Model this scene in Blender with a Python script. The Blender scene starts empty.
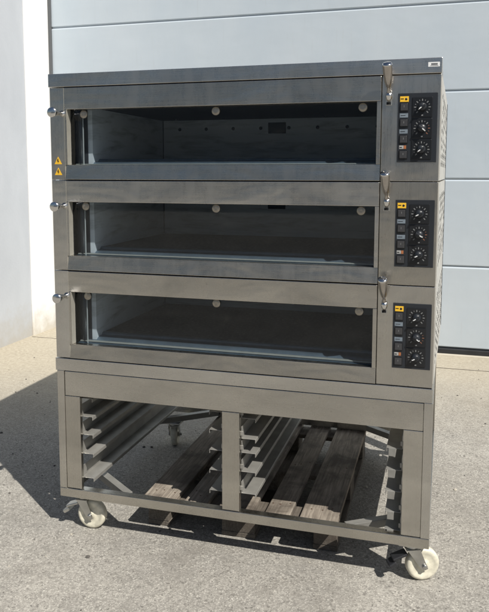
import bpy, bmesh, math, random
from mathutils import Vector, Matrix
random.seed(7)
scene = bpy.context.scene
C = scene.collection

# ------------------------------------------------------------------ builder
class MB:
    """collects shapes into one bmesh; cur = material slot of what is added next"""
    def __init__(s):
        s.bm = bmesh.new(); s.cur = 0
    def _merge(s, b, smooth=False):
        for f in b.faces:
            f.material_index = s.cur; f.smooth = smooth
        me = bpy.data.meshes.new('tmp'); b.to_mesh(me); b.free()
        s.bm.from_mesh(me); bpy.data.meshes.remove(me)
    def box(s, x0, x1, y0, y1, z0, z1, bev=0.0015, seg=2, M=None):
        b = bmesh.new()
        r = bmesh.ops.create_cube(b, size=1)
        for v in b.verts:
            v.co = Vector(((x0+x1)/2 + v.co.x*(x1-x0), (y0+y1)/2 + v.co.y*(y1-y0), (z0+z1)/2 + v.co.z*(z1-z0)))
        m = min(abs(x1-x0), abs(y1-y0), abs(z1-z0))
        bv = min(bev, m*0.45)
        if bv > 0:
            bmesh.ops.bevel(b, geom=b.edges[:], offset=bv, segments=seg, affect='EDGES', profile=0.5)
        if M is not None:
            bmesh.ops.transform(b, matrix=M, verts=b.verts)
        bmesh.ops.recalc_face_normals(b, faces=b.faces)
        s._merge(b)
        return s
    def lathe(s, prof, o, d, seg=32, smooth=True):
        """prof: (distance along d, radius) pairs, turned about the axis o + t*d"""
        d = Vector(d).normalized(); o = Vector(o)
        a = d.orthogonal().normalized(); c = d.cross(a)
        b = bmesh.new(); rings = []
        for t, r in prof:
            if r <= 1e-6:
                rings.append([b.verts.new(o + d*t)])
            else:
                rings.append([b.verts.new(o + d*t + (a*math.cos(2*math.pi*k/seg) + c*math.sin(2*math.pi*k/seg))*r) for k in range(seg)])
        for A, B in zip(rings, rings[1:]):
            for k in range(seg):
                k2 = (k+1) % seg
                if len(A) == 1 and len(B) == 1: continue
                if len(A) == 1: b.faces.new((A[0], B[k], B[k2]))
                elif len(B) == 1: b.faces.new((A[k], B[0], A[k2]))
                else: b.faces.new((A[k], B[k], B[k2], A[k2]))
        bmesh.ops.recalc_face_normals(b, faces=b.faces)
        s._merge(b, smooth)
        return s
    def cyl(s, p0, p1, r, seg=20, r1=None, e=0.0008):
        p0 = Vector(p0); p1 = Vector(p1); L = (p1-p0).length
        r1 = r if r1 is None else r1
        e = min(e, r*0.4, r1*0.4, L*0.3)
        return s.lathe([(0,0),(0,r-e),(e,r),(L-e,r1),(L,r1-e),(L,0)], p0, p1-p0, seg)
    def bar(s, p0, p1, w, h, bev=0.001):
        """rectangular bar from p0 to p1, w across (level), h up"""
        p0 = Vector(p0); p1 = Vector(p1); d = (p1-p0); L = d.length; d.normalize()
        up = Vector((0,0,1))
        if abs(d.z) > 0.95: up = Vector((0,1,0))
        sd = d.cross(up).normalized(); u = sd.cross(d)
        M = Matrix((( d.x, sd.x, u.x, p0.x),( d.y, sd.y, u.y, p0.y),( d.z, sd.z, u.z, p0.z),(0,0,0,1)))
        return s.box(0, L, -w/2, w/2, -h/2, h/2, bev, 2, M)
    def poly(s, pts, thick, n):
        """flat outline extruded by thick along n"""
        b = bmesh.new(); n = Vector(n).normalized()*thick
        lo = [b.verts.new(Vector(p)) for p in pts]; hi = [b.verts.new(Vector(p)+n) for p in pts]
        b.faces.new(lo); b.faces.new(hi)
        for k in range(len(pts)):
            k2 = (k+1) % len(pts); b.faces.new((lo[k], lo[k2], hi[k2], hi[k]))
        bmesh.ops.recalc_face_normals(b, faces=b.faces)
        s._merge(b)
        return s
    def build(s, name, mats, parent=None, loc=None):
        me = bpy.data.meshes.new(name); s.bm.to_mesh(me); s.bm.free()
        for m in (mats if isinstance(mats, (list, tuple)) else [mats]): me.materials.append(m)
        o = bpy.data.objects.new(name, me); C.objects.link(o)
        if parent: o.parent = parent
        if loc: o.location = loc
        return o

def tag(o, label=None, cat=None, group=None, kind=None):
    if label: o['label'] = label
    if cat: o['category'] = cat
    if group: o['group'] = group
    if kind: o['kind'] = kind
    return o
def empty(name, loc, label, cat, group=None):
    o = bpy.data.objects.new(name, None); C.objects.link(o); o.location = loc
    o.empty_display_size = 0.1
    return tag(o, label, cat, group)
def copy_tree(o, parent=None):
    c = o.copy(); C.objects.link(c)
    if parent: c.parent = parent
    for ch in list(o.children): copy_tree(ch, c)
    return c

# ---------------------------------------------------------------- materials
def newmat(name):
    m = bpy.data.materials.new(name); m.use_nodes = True
    nt = m.node_tree; b = nt.nodes['Principled BSDF']
    return m, nt, b
def N(nt, t, **kw):
    n = nt.nodes.new(t)
    for k, v in kw.items():
        if k in n.inputs: n.inputs[k].default_value = v
        else: setattr(n, k, v)
    return n
def coords(nt, scale=(1,1,1), kind='Object'):
    tc = N(nt, 'ShaderNodeTexCoord'); mp = N(nt, 'ShaderNodeMapping')
    mp.inputs['Scale'].default_value = scale
    nt.links.new(tc.outputs[kind], mp.inputs['Vector'])
    return mp.outputs['Vector']
def noise(nt, vec, scale, detail=4, rough=0.55, dist=0):
    n = N(nt, 'ShaderNodeTexNoise'); n.inputs['Scale'].default_value = scale
    n.inputs['Detail'].default_value = detail; n.inputs['Roughness'].default_value = rough
    n.inputs['Distortion'].default_value = dist
    nt.links.new(vec, n.inputs['Vector']); return n.outputs['Fac']
def ramp(nt, fac, stops):
    r = N(nt, 'ShaderNodeValToRGB'); e = r.color_ramp.elements
    while len(e) < len(stops): e.new(0.5)
    for el, (p, c) in zip(e, stops):
        el.position = p; el.color = (c, c, c, 1) if isinstance(c, (int, float)) else (*c, 1)
    nt.links.new(fac, r.inputs['Fac']); return r.outputs['Color']
def mix(nt, fac, a, b, mode='MIX'):
    m = N(nt, 'ShaderNodeMix', data_type='RGBA', blend_type=mode)
    for sock, v in ((m.inputs[0], fac), (m.inputs[6], a), (m.inputs[7], b)):
        if hasattr(v, 'is_output'): nt.links.new(v, sock)
        elif isinstance(v, (int, float)): sock.default_value = v if sock.type == 'VALUE' else (v, v, v, 1)
        else: sock.default_value = (*v, 1)
    return m.outputs[2]
def bump(nt, b, h, strength, dist):
    n = N(nt, 'ShaderNodeBump'); n.inputs['Strength'].default_value = strength; n.inputs['Distance'].default_value = dist
    nt.links.new(h, n.inputs['Height']); nt.links.new(n.outputs['Normal'], b.inputs['Normal']); return n
def plain(name, col, rough=0.5, metal=0.0, var=0.0, vscale=20, spec=None):
    m, nt, b = newmat(name)
    b.inputs['Base Color'].default_value = (*col, 1); b.inputs['Roughness'].default_value = rough
    b.inputs['Metallic'].default_value = metal
    if spec is not None: b.inputs['Specular IOR Level'].default_value = spec
    if var:
        f = noise(nt, coords(nt), vscale, 5)
        c = mix(nt, ramp(nt, f, [(0.3, 0.0), (0.7, 1.0)]), tuple(x*(1-var) for x in col), tuple(min(1, x*(1+var)) for x in col))
        nt.links.new(c, b.inputs['Base Color'])
    return m

def steel(name, col, rough, grain=(0.7, 260, 260), stain=0.20, bstr=0.012):
    m, nt, b = newmat(name)
    b.inputs['Metallic'].default_value = 1.0
    g = noise(nt, coords(nt, grain), 3.0, 5, 0.65)
    big = noise(nt, coords(nt, (1.3, 1.3, 2.6)), 2.2, 6, 0.62, 0.6)
    smear = noise(nt, coords(nt, (6, 6, 1.6)), 3.0, 4, 0.6, 1.2)
    spots = noise(nt, coords(nt), 70, 2, 0.5)
    dark = tuple(c*(1-stain) for c in col)
    c1 = mix(nt, ramp(nt, big, [(0.32, 0.0), (0.68, 1.0)]), dark, col)
    c2 = mix(nt, ramp(nt, g, [(0.3, 0.88), (0.7, 1.0)]), c1, c1, 'MIX')
    c3 = mix(nt, 1.0, c1, ramp(nt, g, [(0.3, 0.92), (0.7, 1.0)]), 'MULTIPLY')
    oi = N(nt, 'ShaderNodeObjectInfo')
    c3 = mix(nt, 1.0, c3, ramp(nt, oi.outputs['Random'], [(0.0, (0.82, 0.80, 0.76)), (1.0, (1.04, 1.04, 1.04))]), 'MULTIPLY')
    c4 = mix(nt, ramp(nt, spots, [(0.70, 0.0), (0.78, 0.25)]), c3, (0.16, 0.14, 0.11))
    nt.links.new(c4, b.inputs['Base Color'])
    ra = N(nt, 'ShaderNodeMath', operation='MULTIPLY_ADD'); ra.inputs[1].default_value = 0.16; ra.inputs[2].default_value = rough - 0.08
    sm = mix(nt, 0.5, ramp(nt, smear, [(0.3, 0.0), (0.75, 1.0)]), ramp(nt, g, [(0.3, 0.0), (0.7, 1.0)]))
    nt.links.new(sm, ra.inputs[0]); nt.links.new(ra.outputs[0], b.inputs['Roughness'])
    wob = noise(nt, coords(nt, (1.0, 1.0, 2.0)), 2.6, 3, 0.5, 0.4)
    b1 = bump(nt, b, wob, 0.28, 0.02)
    b2 = N(nt, 'ShaderNodeBump'); b2.inputs['Strength'].default_value = bstr; b2.inputs['Distance'].default_value = 0.001
    nt.links.new(g, b2.inputs['Height']); nt.links.new(b1.outputs['Normal'], b2.inputs['Normal']); nt.links.new(b2.outputs['Normal'], b.inputs['Normal'])
    return m

STEEL = steel('brushed_steel', (0.665, 0.65, 0.615), 0.29)
STEEL_V = steel('brushed_steel_upright', (0.665, 0.65, 0.615), 0.29, (260, 260, 0.7))
def chamber_mat():
    m, nt, b = newmat('chamber_steel'); v = coords(nt)
    f = noise(nt, coords(nt, (2.2, 2.2, 14)), 2.2, 6, 0.65, 0.4)
    c = mix(nt, ramp(nt, f, [(0.50, 0.0), (0.72, 0.75)]), (0.69, 0.69, 0.69), (0.26, 0.245, 0.225))
    c = mix(nt, ramp(nt, noise(nt, v, 26, 5, 0.7), [(0.62, 0.0), (0.75, 0.5)]), c, (0.36, 0.33, 0.29))
    nt.links.new(c, b.inputs['Base Color']); b.inputs['Roughness'].default_value = 0.5; b.inputs['Metallic'].default_value = 0.1
    return m
STEEL_DIM = chamber_mat()
CHROME = plain('polished_chrome', (0.72, 0.71, 0.69), 0.16, 1.0)
ZINC = plain('zinc_plated_steel', (0.50, 0.50, 0.48), 0.34, 1.0, 0.15)
CLIP = plain('worn_clip_steel', (0.36, 0.335, 0.29), 0.38, 0.9, 0.2, 60)
GRIP = plain('turned_steel_grip', (0.46, 0.43, 0.40), 0.24, 1.0, 0.1, 40)
RAIL = plain('galvanised_rail', (0.30, 0.295, 0.275), 0.45, 0.45, 0.16, 14)
SATIN = plain('satin_highlight', (0.40, 0.385, 0.335), 0.45, 0.4, 0.08, 30)  # pale satin for strips that stand in for sunlit edges
CASING = plain('galvanised_casing', (0.62, 0.61, 0.57), 0.5, 0.6, 0.2, 9)
BLACK = plain('black_plastic', (0.018, 0.021, 0.026), 0.38)
BLACK2 = plain('black_bezel', (0.010, 0.011, 0.013), 0.3)
SWITCH = plain('dark_switch', (0.045, 0.045, 0.048), 0.28)
WHITE = plain('white_print', (0.75, 0.76, 0.76), 0.5)
DULLWHITE = plain('worn_white_label', (0.36, 0.36, 0.35), 0.5)
TICK = plain('faded_dial_print', (0.21, 0.215, 0.215), 0.5)
PALEBLUE = plain('pale_blue_label', (0.17, 0.205, 0.24), 0.45, 0, 0.15, 120)
YELLOW = plain('yellow_label', (0.80, 0.47, 0.03), 0.45)
DIALRED = plain('faded_red_print', (0.22, 0.10, 0.06), 0.5)
ORANGE = plain('orange_print', (0.36, 0.13, 0.05), 0.5)
HOLE = plain('dark_opening', (0.006, 0.006, 0.007), 0.8)
FRAMEGREY = plain('frame_grey', (0.10,0.105,0.11), 0.5)
RUBBER = plain('black_rubber', (0.016, 0.017, 0.020), 0.55, 0, 0.2, 12)
NYLON = plain('cream_nylon', (0.62, 0.59, 0.48), 0.45, 0, 0.22, 42)
EDGE = plain('glass_edge', (0.42, 0.42, 0.40), 0.3)

def glass_mat():
    m = bpy.data.materials.new('oven_glass'); m.use_nodes = True; nt = m.node_tree
    nt.nodes.remove(nt.nodes['Principled BSDF']); out = nt.nodes['Material Output']
    t = N(nt, 'ShaderNodeBsdfTransparent'); t.inputs['Color'].default_value = (0.85, 0.89, 0.915, 1)
    g = N(nt, 'ShaderNodeBsdfGlossy'); g.inputs['Roughness'].default_value = 0.03; g.inputs['Color'].default_value = (0.9, 0.95, 1, 1)
    f = N(nt, 'ShaderNodeFresnel'); f.inputs['IOR'].default_value = 1.5
    mx = N(nt, 'ShaderNodeMixShader')
    ge = N(nt, 'ShaderNodeNewGeometry'); inv = N(nt, 'ShaderNodeMath', operation='SUBTRACT'); inv.inputs[0].default_value = 1.0
    nt.links.new(ge.outputs['Backfacing'], inv.inputs[1])
    mu = N(nt, 'ShaderNodeMath', operation='MULTIPLY'); nt.links.new(f.outputs[0], mu.inputs[0]); nt.links.new(inv.outputs[0], mu.inputs[1])
    nt.links.new(mu.outputs[0], mx.inputs[0]); nt.links.new(t.outputs[0], mx.inputs[1]); nt.links.new(g.outputs[0], mx.inputs[2])
    df = N(nt, 'ShaderNodeBsdfDiffuse'); df.inputs['Color'].default_value = (0.6, 0.57, 0.5, 1)
    v = coords(nt, (3, 3, 5)); sm = noise(nt, v, 2.6, 7, 0.7, 1.6)
    fac = ramp(nt, sm, [(0.42, 0.0005), (0.60, 0.003), (0.75, 0.010)])
    m2 = N(nt, 'ShaderNodeMixShader'); nt.links.new(fac, m2.inputs[0]); nt.links.new(mx.outputs[0], m2.inputs[1]); nt.links.new(df.outputs[0], m2.inputs[2])
    nt.links.new(m2.outputs[0], out.inputs['Surface'])
    return m
GLASS = glass_mat()

def stone_mat():
    m, nt, b = newmat('stone_hearth'); v = coords(nt)
    c = ramp(nt, noise(nt, v, 60, 8, 0.7), [(0.38, (0.018, 0.017, 0.015)), (0.52, (0.045, 0.041, 0.035)), (0.64, (0.17, 0.15, 0.125))])
    c = mix(nt, ramp(nt, noise(nt, v, 4, 5), [(0.35, 0.0), (0.65, 0.6)]), c, (0.03, 0.028, 0.025))
    nt.links.new(c, b.inputs['Base Color']); b.inputs['Roughness'].default_value = 0.9
    bump(nt, b, noise(nt, v, 140, 4), 0.5, 0.002)
    return m
STONE = stone_mat()

def ground_mat():
    m, nt, b = newmat('worn_concrete_yard'); v = coords(nt)
    # exposed aggregate: grains of several sizes, each with its own grey
    def cells(scale, lo, hi):
        vo = N(nt, 'ShaderNodeTexVoronoi'); vo.inputs['Scale'].default_value = scale
        nt.links.new(v, vo.inputs['Vector'])
        sep = N(nt, 'ShaderNodeSeparateColor'); nt.links.new(vo.outputs['Color'], sep.inputs[0])
        return ramp(nt, sep.outputs[0], [(0.0, lo), (0.45, (lo+hi)/2), (1.0, hi)]), vo.outputs['Distance'], sep.outputs[1]
    g1, d1, r1 = cells(120, 0.78, 1.14)
    g2, d2, r2 = cells(260, 0.78, 1.18)
    base = mix(nt, ramp(nt, noise(nt, v, 1.1, 6, 0.6, 0.3), [(0.32, 0.0), (0.68, 1.0)]), (0.235, 0.226, 0.207), (0.37, 0.353, 0.318))
    base = mix(nt, ramp(nt, noise(nt, v, 7, 7, 0.65), [(0.35, 0.0), (0.7, 0.55)]), base, (0.30, 0.285, 0.255))
    c = mix(nt, 1.0, base, g1, 'MULTIPLY'); c = mix(nt, 1.0, c, g2, 'MULTIPLY')
    # dark stones and pale quartz specks
    isdark = ramp(nt, r1, [(0.94, 0.0), (0.96, 0.5)])
    c = mix(nt, isdark, c, (0.09, 0.083, 0.075))
    ispale = ramp(nt, r2, [(0.92, 0.0), (0.95, 0.65)])
    c = mix(nt, ispale, c, (0.60, 0.58, 0.52))
    # fine cracks: edges of big warped cells, kept only in places
    wv = N(nt, 'ShaderNodeVectorMath', operation='MULTIPLY_ADD')
    nz = N(nt, 'ShaderNodeTexNoise'); nz.inputs['Scale'].default_value = 3.5; nz.inputs['Detail'].default_value = 6; nt.links.new(v, nz.inputs['Vector'])
    wv.inputs[1].default_value = (0.55, 0.55, 0.0); nt.links.new(nz.outputs['Color'], wv.inputs[0]); nt.links.new(v, wv.inputs[2])
    ve = N(nt, 'ShaderNodeTexVoronoi', feature='DISTANCE_TO_EDGE'); ve.inputs['Scale'].default_value = 0.75; nt.links.new(wv.outputs[0], ve.inputs['Vector'])
    crack = ramp(nt, ve.outputs['Distance'], [(0.0, 0.38), (0.004, 0.0)])
    where = ramp(nt, noise(nt, v, 0.9, 3), [(0.50, 0.0), (0.56, 1.0)])
    cm = N(nt, 'ShaderNodeMath', operation='MULTIPLY'); nt.links.new(crack, cm.inputs[0]); nt.links.new(where, cm.inputs[1])
    c = mix(nt, cm.outputs[0], c, (0.085, 0.078, 0.068))
    # blotches a hand or two wide
    c = mix(nt, ramp(nt, noise(nt, v, 5.2, 7, 0.72, 1.1), [(0.50, 0.0), (0.68, 0.40)]), c, (0.20, 0.19, 0.172))
    # damp and oil marks
    st = noise(nt, v, 2.6, 8, 0.7, 0.8)
    c = mix(nt, ramp(nt, st, [(0.55, 0.0), (0.72, 0.5)]), c, (0.17, 0.158, 0.138))
    # pale dust that lies towards the wall and the door, broken up
    sx = N(nt, 'ShaderNodeSeparateXYZ'); nt.links.new(v, sx.inputs[0])
    ad = N(nt, 'ShaderNodeMath', operation='MULTIPLY_ADD'); ad.inputs[1].default_value = -0.35
    nt.links.new(sx.outputs['X'], ad.inputs[0]); nt.links.new(sx.outputs['Y'], ad.inputs[2])
    ad2 = N(nt, 'ShaderNodeMath', operation='MULTIPLY_ADD'); ad2.inputs[1].default_value = 1.4
    nt.links.new(noise(nt, v, 1.6, 6, 0.65), ad2.inputs[0]); nt.links.new(ad.outputs[0], ad2.inputs[2])
    mr = N(nt, 'ShaderNodeMapRange'); mr.inputs['From Min'].default_value = 1.6; mr.inputs['From Max'].default_value = 3.4
    mr.inputs['To Max'].default_value = 0.75
    nt.links.new(ad2.outputs[0], mr.inputs['Value'])
    dust = mix(nt, ramp(nt, noise(nt, v, 38, 5, 0.7), [(0.35, 0.0), (0.7, 1.0)]), (0.36, 0.315, 0.235), (0.53, 0.475, 0.37))
    c = mix(nt, mr.outputs[0], c, dust)
    nt.links.new(c, b.inputs['Base Color']); b.inputs['Roughness'].default_value = 0.92
    b.inputs['Specular IOR Level'].default_value = 0.25
    h = mix(nt, 0.5, d1, noise(nt, v, 160, 4, 0.7))
    bump(nt, b, h, 0.40, 0.004)
    return m
GROUND = ground_mat()

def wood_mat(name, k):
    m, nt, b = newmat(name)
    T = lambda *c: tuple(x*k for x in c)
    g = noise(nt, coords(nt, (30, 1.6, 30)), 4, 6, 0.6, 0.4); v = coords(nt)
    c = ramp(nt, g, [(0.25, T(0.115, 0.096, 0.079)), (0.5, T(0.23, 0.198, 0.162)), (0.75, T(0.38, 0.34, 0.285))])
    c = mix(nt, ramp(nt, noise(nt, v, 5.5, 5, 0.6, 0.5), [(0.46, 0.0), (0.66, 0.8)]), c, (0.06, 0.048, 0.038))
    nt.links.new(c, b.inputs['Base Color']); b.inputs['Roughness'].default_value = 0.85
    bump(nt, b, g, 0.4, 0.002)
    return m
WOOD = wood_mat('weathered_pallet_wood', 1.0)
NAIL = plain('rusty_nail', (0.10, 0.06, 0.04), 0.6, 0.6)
WOODDARK = wood_mat('dirty_shaded_pallet_wood', 0.5)  # dirty lower wood, darkened further for the shade beneath the top boards

def paint_wall(name, col, stain, grime, bscale=45, bstr=0.25):
    m, nt, b = newmat(name); v = coords(nt)
    f = noise(nt, coords(nt, (1, 1, 0.55)), 2.2, 7, 0.62, 0.3)
    c = mix(nt, ramp(nt, f, [(0.35, 0.0), (0.7, 1.0)]), col, stain)
    # splash-back grime in patches near the ground
    sx = N(nt, 'ShaderNodeSeparateXYZ'); nt.links.new(v, sx.inputs[0])
    k = N(nt, 'ShaderNodeMath', operation='MULTIPLY_ADD'); k.inputs[1].default_value = 0.55
    nt.links.new(noise(nt, v, 9, 6, 0.65), k.inputs[0]); nt.links.new(sx.outputs['Z'], k.inputs[2])
    mr = N(nt, 'ShaderNodeMapRange'); mr.inputs['From Min'].default_value = 0.58; mr.inputs['From Max'].default_value = 0.28
    mr.inputs['To Max'].default_value = 0.85
    nt.links.new(k.outputs[0], mr.inputs['Value'])
    c = mix(nt, mr.outputs[0], c, grime)
    nt.links.new(c, b.inputs['Base Color']); b.inputs['Roughness'].default_value = 0.8
    bump(nt, b, noise(nt, v, bscale, 5, 0.6), bstr, 0.004)
    return m
WALLWHITE = paint_wall('white_masonry_paint', (0.81, 0.825, 0.83), (0.74, 0.75, 0.745), (0.50, 0.46, 0.39))
WALLGREY = paint_wall('pale_grey_render', (0.48, 0.505, 0.54), (0.42, 0.445, 0.48), (0.40, 0.385, 0.355))

def door_mat():
    m, nt, b = newmat('blue_grey_door_paint'); v = coords(nt)
    c = mix(nt, ramp(nt, noise(nt, coords(nt, (0.7, 1, 0.35)), 2.5, 5, 0.6), [(0.3, 0.0), (0.7, 1.0)]), (0.455, 0.52, 0.577), (0.51, 0.565, 0.61))
    sp = noise(nt, coords(nt, (14, 1, 1.1)), 3.0, 6, 0.65, 0.3)
    c = mix(nt, ramp(nt, sp, [(0.58, 0.0), (0.78, 0.22)]), c, (0.40, 0.405, 0.40))
    nt.links.new(c, b.inputs['Base Color']); b.inputs['Roughness'].default_value = 0.34
    b1 = bump(nt, b, noise(nt, coords(nt, (0.8, 1, 1.4)), 2.4, 3, 0.5), 0.30, 0.02)
    b2 = N(nt, 'ShaderNodeBump'); b2.inputs['Strength'].default_value = 0.12; b2.inputs['Distance'].default_value = 0.002
    nt.links.new(noise(nt, coords(nt, (1, 1, 0.5)), 220, 3, 0.5), b2.inputs['Height']); nt.links.new(b1.outputs['Normal'], b2.inputs['Normal']); nt.links.new(b2.outputs['Normal'], b.inputs['Normal'])
    return m
DOOR = door_mat()

# ------------------------------------------------------------------ setting
g = MB(); bm = g.bm
n = 1
vs = [bm.verts.new(p) for p in ((-200,-200,0),(200,-200,0),(200,200,0),(-200,200,0))]
bm.faces.new(vs)
tag(g.build('ground', GROUND), kind='structure')

CONC = paint_wall('threshold_concrete', (0.56, 0.52, 0.44), (0.48, 0.44, 0.36), (0.50, 0.46, 0.38), 80, 0.3)
th = MB(); th.box(-2.10, 3.26, 3.395, 3.62, -0.05, 0.006, 0.003)
tag(th.build('threshold', CONC), kind='structure')
JOINT = plain('dirty_joint_filler', (0.12, 0.105, 0.085), 0.9, 0, 0.4, 14)
jt = MB()
x = -2.1
while x < 3.2:
    L = random.uniform(0.25, 0.7); w = random.uniform(0.003, 0.007); y = 3.0 + random.uniform(-0.004, 0.004)
    jt.poly([(x, y-w, 0.0005), (x+L, y-w*random.uniform(.5,1), 0.0005), (x+L, y+w, 0.0005), (x, y+w*random.uniform(.5,1), 0.0005)], 0.002, (0,0,1))
    x += L + random.choice([0.001, 0.001, 0.05])
tag(jt.build('expansion_joint', JOINT), kind='structure')

w = MB(); w.box(-2.55, -2.13, 0.9, 3.052, -0.1, 5.2, 0.004)
tag(w.build('side_wall', WALLGREY), 'pale grey rendered wall beside the white pier', 'wall')
w = MB(); w.box(-2.55, -2.113, 3.054, 3.62, -0.1, 5.2, 0.012)
tag(w.build('door_pier', WALLWHITE), 'bright white painted pier between grey wall and garage door', 'wall')
w = MB(); w.box(3.28, 9.0, 3.40, 3.75, -0.1, 5.2, 0.01); w.box(-2.115, 3.278, 3.40, 3.75, 4.36, 5.2, 0.01)
tag(w.build('front_wall', WALLWHITE), 'white wall around the garage door opening', 'wall')

HALL = paint_wall('blue_grey_cladding', (0.52, 0.58, 0.64), (0.46, 0.52, 0.58), (0.36, 0.36, 0.35), 30, 0.2)
hl = empty('reflector', (2, -26, 0), 'unseen pale blue grey clad warehouse across the yard, mirrored in the steel fronts', 'added building')  # unseen hall, added to give the steel and glass something to reflect
w = MB()
for k in range(38): w.box(-19+k, -18.01+k, -0.05, 0.0, 0.0, 5.6, 0.03)
w.box(-19, 19, -9, -0.052, 0.0, 5.59, 0.01); w.build('wall', HALL, hl)
w = MB(); w.box(-19.3, 19.3, -9.3, 0.25, 5.61, 5.9, 0.03); w.build('roof', FRAMEGREY, hl)
gd = empty('garage_door', (0.6, 3.45, 0), 'blue grey sectional garage door with wide horizontal panels behind the oven', 'garage door')
P = 0.717; z0 = 0.055
tops = [0.742, 1.459, 2.170, 2.862, 3.575, 4.29]
prev = z0
for k, t in enumerate(tops):
    p = MB()
    X0, X1 = -2.085-0.6, 3.2-0.6
    # panel skin with rolled top nose and a set-back bottom lip that leaves the joint groove
    pts = [(0.0, prev+0.012), (0.0, t-0.016), (0.004, t-0.009), (0.011, t-0.005), (0.011, t), (0.045, t), (0.045, prev), (0.016, prev), (0.010, prev+0.004)]
    p.poly([(X0, y, z) for y, z in pts], X1-X0, (1,0,0))
    p.build('door_panel', DOOR, gd)
    prev = t + 0.001
s = MB(); s.box(-2.685, 2.6, -0.012, 0.04, 0.0, 0.050, 0.008)
s.build('bottom_seal', RUBBER, gd)
for xx, wd_ in ((-2.712, 0.026), (2.602, 0.075)):
    s = MB(); s.box(xx, xx+wd_, -0.022, 0.05, 0.007, 4.35, 0.003); s.build('side_frame', FRAMEGREY, gd)

# ------------------------------------------------------------------- pallet
PX0, PX1, PY0, PY1 = 0.33, 1.155, 0.075, 1.175
pal = empty('wooden_pallet', ((PX0+PX1)/2, (PY0+PY1)/2, 0), 'weathered brown wooden pallet lying under the steel stand', 'pallet')
ox, oy = pal.location.x, pal.location.y
ys = [(PY0+0.070, PY0+0.170), (0.55, 0.69), (PY1-0.14, PY1-0.02)]
def wb(name, x0, x1, y0, y1, z0, z1, bev=0.003, tilt=0):
    m = MB(); m.box(x0-ox, x1-ox, y0-oy, y1-oy, z0, z1, bev)
    if name == 'top_board':
        m.cur = 1
        for yc in [(a+b_)/2 for a, b_ in ys]:
            for fx in (0.2, 0.5, 0.8):
                xx = x0 + (x1-x0)*fx + random.uniform(-.008,.008); yy = yc + random.uniform(-.025,.025)
                m.cyl((xx-ox, yy-oy, z1-.002), (xx-ox, yy-oy, z1+.0008), 0.0042, 10)
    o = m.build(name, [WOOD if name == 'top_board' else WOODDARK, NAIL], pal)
    o.rotation_euler.z = tilt; return o
xs = [(0.33, 0.475), (0.513, 0.613), (0.668, 0.812), (0.862, 0.965), (1.003, 1.155)]
for k, (a, b_) in enumerate(xs):
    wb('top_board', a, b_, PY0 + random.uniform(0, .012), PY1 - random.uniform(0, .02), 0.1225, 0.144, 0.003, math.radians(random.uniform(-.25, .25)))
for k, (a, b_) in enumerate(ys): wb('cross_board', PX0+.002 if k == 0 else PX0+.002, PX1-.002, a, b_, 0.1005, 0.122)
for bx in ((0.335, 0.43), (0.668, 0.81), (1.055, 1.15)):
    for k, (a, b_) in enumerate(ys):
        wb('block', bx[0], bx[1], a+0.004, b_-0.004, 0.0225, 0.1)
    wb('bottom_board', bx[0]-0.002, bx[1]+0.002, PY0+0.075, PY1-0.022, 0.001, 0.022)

# -------------------------------------------------------------------- stand
SD = 1.14          # depth of the stand
st = empty('oven_stand', (0.75, 0.57, 0), 'brushed steel tray rack stand on four cream castors carrying the ovens', 'oven stand')
sx_, sy_ = 0.75, 0.57
def sb(name, boxes, mat, bev=0.0018, parent=None):
    m = MB()
    for (x0,x1,y0,y1,z0,z1) in boxes: m.box(x0-sx_, x1-sx_, y0-sy_, y1-sy_, z0, z1, bev)
    return m.build(name, mat, parent or st)
sb('plinth', [(-0.004, 1.502, -0.003, SD+.002, 0.6955, 0.747)], STEEL)
sb('apron', [(0.0335, 1.4725, 0.003, 0.030, 0.589, 0.692)], STEEL)
for (x0, x1) in ((0.0, 0.032), (1.474, 1.505)):
    for (y0, y1) in ((0.0, 0.034), (SD-.034, SD)):
        sb('post', [(x0, x1, y0, y1, 0.1885, 0.695)], STEEL_V)
sb('front_rail', [(0.0, 1.505, 0.0, 0.036, 0.150, 0.188)], STEEL)
sb('rear_rail', [(0.0, 1.505, SD-.036, SD, 0.150, 0.188)], STEEL)
for x0 in (0.0, 1.469):
    sb('side_rail', [(x0, x0+0.036, 0.0365, SD-.0365, 0.150, 0.188)], STEEL)
    sb('top_side_rail', [(x0, x0+0.036, 0.0345, SD-.0345, 0.655, 0.694)], STEEL)
sb('rear_apron', [(0.0335, 1.4725, SD-.028, SD-.003, 0.60, 0.692)], STEEL)
sb('front_panel', [(0.0323, 0.101, 0.003, 0.022, 0.1895, 0.5875)], STEEL_V)
sb('front_panel', [(0.717, 0.787, 0.003, 0.030, 0.1895, 0.5875)], STEEL_V)
sb('front_panel', [(1.4045, 1.4737, 0.003, 0.022, 0.1895, 0.5875)], STEEL_V)
sb('rear_panel', [(0.0335, 0.101, SD-.022, SD-.003, 0.1895, 0.5875)], STEEL_V)
sb('rear_panel', [(0.717, 0.787, SD-.030, SD-.003, 0.1895, 0.5875)], STEEL_V)
sb('rear_panel', [(1.4045, 1.4725, SD-.022, SD-.003, 0.1895, 0.5875)], STEEL_V)
# gussets across the four lower corners
for a, b_ in (((0.037,0.235),(0.30,0.037)), ((1.468,0.215),(1.20,0.037)), ((0.037,0.86),(0.335,SD-.037)), ((1.468,0.90),(1.17,SD-.037))):
    m = MB(); m.bar((a[0]-sx_, a[1]-sy_, 0.171), (b_[0]-sx_, b_[1]-sy_, 0.171), 0.032, 0.030); m.build('corner_gusset', RAIL, st)
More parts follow.
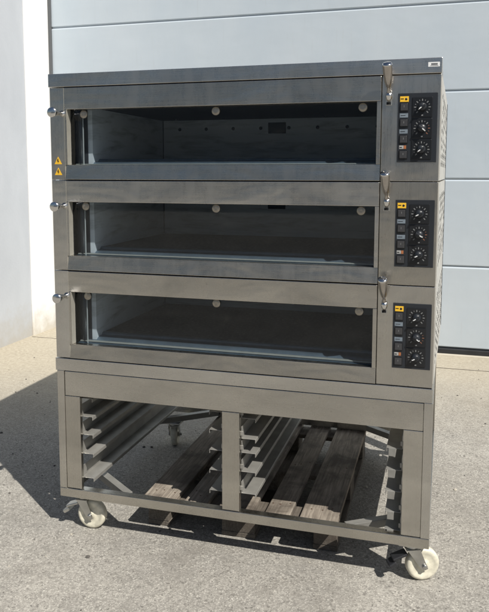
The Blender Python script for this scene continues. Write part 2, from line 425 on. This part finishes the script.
# tray rails: folded angle, flange level, web up against the side
def rail(s, d, z, w=0.058, web=0.048):
    m = MB(); t = 0.0022
    x0 = s - sx_; x1 = s + d*w - sx_
    y0, y1 = 0.024, 1.06
    a, b_ = min(x0, x1), max(x0, x1)
    m.box(a, b_, y0-sy_, y1-sy_, z, z+t, 0.0008, 1)
    wx = (x0, x0 + d*t)
    m.box(min(wx), max(wx), y0-sy_, y1-sy_, z+t, z+web, 0.0008, 1)
    lx = (x1, x1 - d*t)
    m.box(min(lx), max(lx), y0-sy_, y1-sy_, z-0.014, z, 0.0008, 1)
    # hook tab at the front end
    hx = (x0 - d*0.012, x0 + d*0.008)
    m.box(min(hx), max(hx), 0.0235-sy_, 0.027-sy_, z+0.012, z+0.03, 0.0006, 1)
    if d < 0 and s > 1:
        m.box(x0-.050, x0-.026, 0.0236-sy_, 0.0262-sy_, z-.030, z, 0.0006, 1)
    m.build('tray_rail', RAIL, st)
for z in (0.575, 0.497, 0.419, 0.337, 0.232): rail(0.088, 1, z)
for z in (0.575, 0.500, 0.418, 0.336, 0.252): rail(0.715, -1, z)
for z in (0.560, 0.478, 0.421, 0.344, 0.256): rail(0.789, 1, z)
for z in (0.505, 0.423, 0.341, 0.262, 0.192): rail(1.402, -1, z)
# castors
def caster(cx, cy, axis, trail, brake=None):
    """wheel at (cx,cy), turning about axis (level vector); pivot lies trail metres along the rolling direction"""
    R_, W_ = 0.0625, 0.019
    ax = Vector((axis[0], axis[1], 0)).normalized(); ro = Vector((ax.y, -ax.x, 0))
    c = Vector((cx-sx_, cy-sy_, R_)); pv = c + ro*trail
    m = MB(); m.cyl((pv.x, pv.y, 0.128), (pv.x, pv.y, 0.139), 0.026); m.box(pv.x-.045, pv.x+.045, pv.y-.034, pv.y+.034, 0.1405, 0.1495, 0.002)
    root = m.build('castor', ZINC, st)
    prof = [(-W_-.003, 0.0), (-W_-.003, 0.013), (-W_+.004, 0.016), (-W_+.006, 0.026), (-W_+.003, 0.042), (-W_, 0.050), (-W_+.003, 0.0585), (-W_+.009, R_)]
    prof = prof + [(-t, r) for t, r in reversed(prof)]
    m = MB(); m.lathe(prof, c, ax, 48); m.build('wheel', NYLON, root)
    m = MB()
    for sgn in (-1, 1):
        o = ax*(sgn*(W_+.007))
        hub = c + o; t0 = pv + o + Vector((0,0,0.128-R_)) ; t0.z = 0.128
        fw = ro*0.024
        pts = [t0+fw, t0-fw, hub - ro*0.014 + Vector((0,0,-.010)), hub + ro*0.004 + Vector((0,0,-.016)), hub + ro*0.014 + Vector((0,0,-.008))]
        m.poly(pts, 0.003, ax*sgn)
        m.cyl(hub + ax*sgn*0.003, hub + ax*sgn*0.011, 0.010, 6)
    m.poly([pv - ax*(W_+.009) + ro*.026 + Vector((0,0,.124-pv.z)), pv - ax*(W_+.009) - ro*.026 + Vector((0,0,.124-pv.z)), pv + ax*(W_+.009) - ro*.026 + Vector((0,0,.124-pv.z)), pv + ax*(W_+.009) + ro*.026 + Vector((0,0,.124-pv.z))], 0.004, (0,0,1))
    m.build('fork', ZINC, root)
    if brake:
        m = MB()
        b0 = pv + ro*0.02; b0.z = 0.108; b1 = pv + ro*0.075; b1.z = 0.088
        m.bar(b0, b1, 0.042, 0.010, 0.003)
        b2 = pv + ro*0.062; b2.z = 0.078; b3 = pv + ro*0.088; b3.z = 0.062
        m.bar(b2, b3, 0.046, 0.016, 0.004)
        m.build('brake_pedal', brake, root)
    return root
caster(0.118, 0.058, (0.05, -1), 0.038, ZINC)
caster(1.481, 0.062, (0.38, -0.92), 0.042, RUBBER)
for ch in st.children: pass
caster(0.118, 1.00, (1, 0.22), 0.040)
caster(1.40, 1.02, (0.6, -0.8), 0.040)

# -------------------------------------------------------------------- decks
DH = 0.3645; DD = 1.10
def pl(x): return x - 0.75
def deck():
    t = empty('oven_deck', (0.75, 0.55, 0.7485), '', 'oven', 'deck ovens stacked on the stand')
    OY = -0.55
    def B(m, x0, x1, y0, y1, z0, z1, bev=0.0018, seg=2): m.box(pl(x0), pl(x1), y0+OY, y1+OY, z0, z1, bev, seg)
    # front stiles and sheet round the door (the shell)
    m = MB(); B(m, 0.0, 0.0635, 0.0, 0.05, 0.0012, DH-.0012); m.build('front_stile', STEEL_V, t)
    m = MB(); B(m, 1.3035, 1.5, 0.0, 0.05, 0.0012, DH-.0012); m.build('control_stile', STEEL_V, t)
    m = MB()
    B(m, 0.0, 0.02, 0.0505, DD, 0.0, DH-.0005); B(m, 0.0205, 1.48, DD-.02, DD, 0.0, DH-.0005)
    B(m, 0.0205, 1.48, 0.0505, DD-.0205, DH-.012, DH-.0005); B(m, 0.0205, 1.48, 0.0505, DD-.0205, 0.0, 0.012)
    m.build('casing', STEEL, t)
    # perforated side cover, bellied a little towards the back
    m = MB()
    m.poly([(pl(1.4805), 0.0505+OY, 0.003), (pl(1.503), 0.0505+OY, 0.003), (pl(1.519), 0.95+OY, 0.003), (pl(1.519), DD+OY, 0.003), (pl(1.4805), DD+OY, 0.003)], DH-.006, (0,0,1))
    m.cur = 1
    for i in range(18):
        yy = 0.14 + i*0.052
        if yy > 1.02: break
        for j in range(9):
            zz = 0.06 + j*0.030 + (i % 2)*0.010
            if random.random() < 0.25 or zz > 0.33 - 0.00*i: continue
            xx = 1.503 + 0.016*min(1, (yy-0.0505)/0.9)
            m.lathe([(0.0, 0.0075), (0.0008, 0.0070), (0.0008, 0.0)], (pl(xx)-0.0002, yy+OY, zz), (1, -0.02, 0), 10)
    B(m, 1.5195, 1.5215, DD-.03, DD, 0.004, DH-.004, 0.0005)
    m.build('perforated_side', [CASING, HOLE], t)
    # baking chamber, open to the front
    m = MB()
    B(m, 0.120, 0.140, 0.085, 0.84, 0.050, 0.300, 0); B(m, 1.300, 1.320, 0.055, 0.84, 0.050, 0.300, 0)
    B(m, 0.1405, 1.2995, 0.820, 0.840, 0.050, 0.300, 0)
    B(m, 0.1405, 1.2995, 0.070, 0.0845, 0.290, 0.345, 0)
    m.cur = 1
    for i in range(8):
        m.cyl((pl(0.232+i*0.140), 0.8195+OY, 0.2455), (pl(0.232+i*0.140), 0.817+OY, 0.2455), 0.0085, 16)
    B(m, 0.690, 0.778, 0.816, 0.8195, 0.219, 0.272, 0.002)
    B(m, 0.1405, 0.1435, 0.816, 0.8195, 0.086, 0.289, 0)
    B(m, 0.1405, 1.2995, 0.085, 0.8195, 0.290, 0.300, 0)
    m.cur = 2
    B(m, 0.066, 0.1195, 0.085, 0.100, 0.020, 0.345, 0); m.lathe([(0.03,0),(0.03,0.013),(0.33,0.013),(0.33,0)], (pl(0.098), 0.068+OY, 0.0), (0,0,1), 20)
    for i in range(5):
        m.cyl((pl(0.26+i*0.24), 0.70+OY, 0.2895), (pl(0.26+i*0.24), 0.70+OY, 0.283), 0.006, 10)
    m.build('chamber', [STEEL_DIM, HOLE, SWITCH], t)
    m = MB(); B(m, 0.1405, 1.2995, 0.150, 0.8195, 0.050, 0.085, 0.004); m.build('hearth_stone', STONE, t)
    # steel sill stepping up to the stone, with rolled noses
    m = MB()
    pts = [(0.036, 0.058), (0.075, 0.060), (0.083, 0.062), (0.088, 0.067), (0.094, 0.071), (0.104, 0.073), (0.122, 0.074), (0.130, 0.077), (0.135, 0.083), (0.141, 0.0855), (0.1495, 0.0855), (0.1495, 0.03), (0.036, 0.03)]
    m.poly([(pl(0.078), y+OY, z) for y, z in pts], 1.2215, (1, 0, 0)); m.build('sill', SILL, t)
    m = MB(); B(m, 0.079, 1.2985, 0.054, 0.072, 0.0602, 0.0650, 0.002); m.build('sill_sun_strip', SATIN, t)  # light strip put in as the sun along the sill's nose
    # door: four bent sheets round the window
    m = MB()
    m.poly([(pl(0.0655), y+OY, z) for y, z in ((-.0045, .0035), (-.0035, .0022), (.030, .0022), (.030, .0600), (.0018, .0600), (.0008, .0592))], 1.2358, (1,0,0)); B(m, 0.0655, 1.3013, -0.004, 0.030, 0.2775, DH-.0022)
    B(m, 0.0655, 0.0745, -0.004, 0.034, 0.0602, 0.2773, 0.0012); B(m, 1.2872, 1.3013, -0.004, 0.034, 0.0602, 0.2773, 0.0012)
    d = m.build('door', STEEL, t)
    m = MB(); B(m, 0.0637, 0.0653, -0.0035, 0.02, 0.003, DH-.003, 0.0004); m.build('door_edge_glint', SATIN, d)  # light strip added as the glint on the door's left edge
    m = MB(); B(m, 0.0747, 0.0768, -0.0035, 0.0255, 0.0606, 0.2770, 0.0006); m.build('sunlit_reveal', SATIN, d)  # pale strip added where the sun catches the left window reveal
    m = MB(); B(m, 0.0748, 1.2869, 0.026, 0.031, 0.0603, 0.2773, 0)
    gl = m.build('window', GLASS, d)
    m = MB(); B(m, 0.1258, 0.1282, 0.0315, 0.037, 0.0603, 0.2773, 0.0004); m.build('glass_edge', EDGE, d)
    for cx in (0.1385, 0.690, 1.2365):
        m = MB(); m.lathe([(0,0), (0,0.0145), (0.0015,0.016), (0.007,0.016), (0.009,0.0135), (0.0095,0.004), (0.0085,0.0)], (pl(cx), 0.0255+OY, 0.2595), (0,-1,0), 28)
        m.build('glass_clip', CLIP, d)
    # lever handle in a slot right of the door
    hd = MB()
    B(hd, 1.3165, 1.3375, -0.004, -0.0004, 0.262, 0.310, 0.0012)
    hd.cur = 1; B(hd, 1.3195, 1.3345, -0.0046, -0.0041, 0.264, 0.273, 0)
    plate = hd.build('handle', [ZINC, HOLE], t)
    a = Vector((pl(1.328), -0.004+OY, 0.296)); d_ = Vector((-0.004, -0.064, 0.100)); L = d_.length
    m = MB()
    m.lathe([(0,0), (0,0.0075), (0.010,0.0085), (0.018,0.006), (0.030,0.0055), (0.034,0.008), (0.050,0.0125), (0.075,0.0152), (L-.006,0.0165)], a, d_, 32)
    m.cur = 1; m.lathe([(L-.006,0.0165), (L-.002,0.0158), (L,0.0125), (L+.001,0.0)], a, d_, 32)
    m.build('grip', [GRIP, CHROME], plate)
    m = MB(); m.lathe([(-0.016,0), (-0.016,0.0075), (-.006,0.0112), (0.004,0.0112), (0.012,0.008), (0.012,0)], a + Vector((0,-.006,-.004)), (0,-.4,1), 20); m.build('elbow', CHROME, plate)
    # straight knob on the left stile
    m = MB()
    b0 = (pl(0.056), 0.0+OY, 0.2615); 
    m.lathe([(0,0.0), (0,0.012), (0.004,0.0125), (0.006,0.007), (0.024,0.0065), (0.030,0.009), (0.066,0.0175), (0.074,0.0195), (0.079,0.019), (0.081,0.016), (0.081,0.0)], b0, (-0.02,-1,0), 28)
    m.build('knob', CHROME, t)
    # control panel with switches, labels and three dials
    U0, U1, V1, V0 = 1.358, 1.4905, 0.3015, 0.0665
    def u(f): return U0 + (U1-U0)*f
    def v(f): return V1 - (V1-V0)*f
    m = MB(); B(m, U0, U1, -0.0035, -0.0002, V0, V1, 0.0012); cp = m.build('control_panel', BLACK, t)
    def item(name, u0, u1, v0, v1, th, mat, bev=0.001):
        m = MB(); B(m, u(u0), u(u1), -0.0037-th, -0.0036, v(v1), v(v0), bev); return m.build(name, mat, cp)
    m = MB(); B(m, u(.055), u(.275), -0.0045, -0.0036, v(.125), v(.045), 0.0003)
    m.cur = 1; m.lathe([(0,0.0042),(0.0006,0.0038),(0.0006,0)], (pl(u(.21)), -0.0045+OY, v(.085)), (0,-1,0), 12); B(m, u(.07), u(.15), -0.0049, -0.0045, v(.088), v(.075), 0)
    m.build('warning_label', [YELLOW, BLACK2], cp)
    for (a0, a1) in ((.14,.26), (.37,.485), (.605,.725), (.83,.95)):
        m = MB(); B(m, u(.05), u(.275), -0.0052, -0.0036, v(a1+.005), v(a0-.005), 0.001)
        m.cur = 1; B(m, u(.07), u(.255), -0.0085, -0.0053, v(a1-.008), v(a0+.008), 0.0018)
        m.cur = 2; B(m, u(.157), u(.167), -0.0089, -0.0086, v(a0+.065), v(a0+.035), 0)
        m.build('switch', [BLACK2, SWITCH, TICK], cp)
    for (a0, a1) in ((.29,.35), (.522,.582)):
        m = MB(); B(m, u(.055), u(.265), -0.0042, -0.0036, v(a1), v(a0), 0.0002)
        m.cur = 1; B(m, u(.08), u(.2), -0.0045, -0.0042, v(a0+.035), v(a0+.027), 0)
        m.build('switch_label', [PALEBLUE, BLACK2], cp)
    m = MB(); B(m, u(.06), u(.17), -0.0042, -0.0036, v(.805), v(.755), 0.0002); m.cur = 1; B(m, u(.175), u(.235), -0.0042, -0.0036, v(.805), v(.755), 0.0002)
    m.cur = 2; B(m, u(.07), u(.13), -0.0045, -0.0042, v(.79), v(.777), 0)
    m.build('colour_label', [DULLWHITE, ORANGE, BLACK2], cp)
    for k, fv in enumerate((.205, .51, .815)):
        cx, cz = u(.62), v(fv)
        m = MB(); B(m, cx-.0335, cx+.0335, -0.0062, -0.0036, cz-.0335, cz+.0335, 0.002)
        for j in range(13):
            an = math.radians(225 - j*270/12); big = j % 2 == 0
            m.cur = 1 if not (k == 1 and j > 8) else 2
            if j in (0, 12) or big:
                r0, r1, hw = .0205, .0275, .0014
            else:
                r0, r1, hw = .0225, .0265, .0008
            c_, s_ = math.cos(an), math.sin(an)
            q = [(cx + r0*c_ - hw*s_, cz + r0*s_ + hw*c_), (cx + r1*c_ - hw*s_, cz + r1*s_ + hw*c_), (cx + r1*c_ + hw*s_, cz + r1*s_ - hw*c_), (cx + r0*c_ + hw*s_, cz + r0*s_ - hw*c_)]
            m.poly([(pl(a_), -0.0063+OY, b_) for a_, b_ in q], 0.0003, (0,-1,0))
        m.cur = 1; B(m, cx-.003, cx+.003, -0.0066, -0.0063, cz-.0295, cz-.0255, 0)
        dl = m.build('dial', [BLACK2, TICK, DIALRED], cp)
        m = MB()
        m.lathe([(0,0), (0,0.0155), (0.006,0.0150), (0.014,0.0125), (0.016,0.0115), (0.0165,0)], (0,0,0), (0,-1,0), 28)
        m.box(-.0032, .0032, -.0205, -.012, -.0125, .0125, 0.001)
        m.cur = 1; m.box(-.0016, .0016, -.0212, -.0206, .003, .0124, 0.0003); m.box(-.0016, .0016, -.0155, -.0062, .0128, .0152, 0.0003)
        kn = m.build('dial_knob', [BLACK, WHITE], cp, (pl(cx), -0.0064+OY, cz))
        kn.rotation_euler.y = math.radians((235, 128, 242)[k])
    return t
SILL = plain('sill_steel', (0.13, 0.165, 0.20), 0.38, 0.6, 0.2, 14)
d3 = deck(); d2 = copy_tree(d3); d1 = copy_tree(d3)
d2.location.z += DH+.0003; d1.location.z += 2*(DH+.0003)
d3['label'] = 'lowest of three steel deck ovens, resting directly on the tray rack stand'
d2['label'] = 'middle steel deck oven, sandwiched between the other two in the stack'
d1['label'] = 'uppermost steel deck oven, with yellow warning triangles on its left edge'
for dk, sh in ((d2, (8, -6, 3)), (d1, (-3, 2, -8))):
    for cp in dk.children:
        if cp.name.startswith('control_panel'):
            for kn, a in zip([c for c in cp.children if c.name.startswith('dial_knob')], sh): kn.rotation_euler.y += math.radians(a)
# top cover with its small maker's plate, belongs to the uppermost deck
OYD = -0.55
m = MB(); m.box(pl(-0.002), pl(1.502), -0.006+OYD, 1.10+OYD, DH+.001, DH+.0525, 0.002); cov = m.build('top_cover', STEEL, d1)
m = MB(); m.box(pl(1.4555), pl(1.4935), -0.0072+OYD, -0.0062+OYD, DH+.022, DH+.0375, 0.0003)
m.cur = 1
for k in range(5): m.box(pl(1.466+k*.0042), pl(1.4690+k*.0042), -0.0076+OYD, -0.0073+OYD, DH+.028, DH+.0335, 0)
m.box(pl(1.463), pl(1.489), -0.0076+OYD, -0.0073+OYD, DH+.0252, DH+.0262, 0)
m.build('maker_plate', [WHITE, BLACK2], cov)
for zz in (0.076, 0.033):
    m = MB(); xx = 0.0315; r = 0.0165
    m.poly([(pl(xx-r), -0.0003+OYD, zz-.013), (pl(xx+r), -0.0003+OYD, zz-.013), (pl(xx), -0.0003+OYD, zz+.017)], 0.0006, (0,-1,0))
    m.cur = 1
    m.poly([(pl(xx-.0025), -0.0010+OYD, zz+.008), (pl(xx+.002), -0.0010+OYD, zz+.009), (pl(xx), -0.0010+OYD, zz+.001), (pl(xx+.0045), -0.0010+OYD, zz+.001), (pl(xx-.0015), -0.0010+OYD, zz-.010), (pl(xx-.0005), -0.0010+OYD, zz-.002), (pl(xx-.0045), -0.0010+OYD, zz-.002)], 0.0004, (0,-1,0))
    m.build('warning_triangle', [YELLOW, BLACK2], d1)

# ------------------------------------------------------------ loose grit
m = MB()
for k in range(420):
    x = random.uniform(-2.0, 2.6); y = random.uniform(-0.9, 3.2); r = random.choice([.0025,.003,.004,.004,.006,.009 if random.random()<.35 else .003])
    bm_ = bmesh.new(); bmesh.ops.create_icosphere(bm_, subdivisions=1, radius=r)
    for v_ in bm_.verts: v_.co = Vector((v_.co.x*random.uniform(.7,1.4), v_.co.y*random.uniform(.7,1.3), v_.co.z*.6)) + Vector((x, y, r*.35))
    m.cur = random.choice([0,0,1]); m._merge(bm_)
tag(m.build('grit', [plain('dark_stone', (0.09,0.083,0.075), 0.9), plain('pale_stone', (0.42,0.39,0.33), 0.9)]), 'small loose stones scattered over the concrete', 'grit', kind='stuff')

# ------------------------------------------------------------ light, camera
SUN = Vector((0.675, -0.517, 1.0)).normalized()
sl = bpy.data.lights.new('sun', 'SUN'); sl.energy = 5.0; sl.angle = math.radians(0.55); sl.color = (1.0, 0.95, 0.87)
so = bpy.data.objects.new('sun', sl); C.objects.link(so); so.rotation_euler = SUN.to_track_quat('Z', 'Y').to_euler(); so.location = (4, -4, 6)
wd = bpy.data.worlds.new('World'); scene.world = wd; wd.use_nodes = True
nt = wd.node_tree; bg = nt.nodes['Background']; bg.inputs['Strength'].default_value = 0.05
sky = nt.nodes.new('ShaderNodeTexSky'); sky.sky_type = 'NISHITA'; sky.sun_disc = False
sky.sun_elevation = math.asin(SUN.z); sky.sun_rotation = math.atan2(SUN.x, SUN.y)
nt.links.new(sky.outputs[0], bg.inputs['Color'])

cam = bpy.data.cameras.new('camera'); co = bpy.data.objects.new('camera', cam); C.objects.link(co); scene.camera = co
co.location = (1.52529647, -2.47285515, 1.50715688); co.rotation_euler = (1.46766271, -0.00121550, 0.28234119)
cam.sensor_fit = 'AUTO'; cam.sensor_width = 36; cam.lens = 40.7076; cam.shift_x = 0.0; cam.shift_y = -0.10035
cam.clip_start = 0.05; cam.clip_end = 1000
vs_ = scene.view_settings; vs_.view_transform = 'Standard'; vs_.look = 'None'; vs_.gamma = 1; vs_.exposure = 0.2; vs_.use_curve_mapping = False
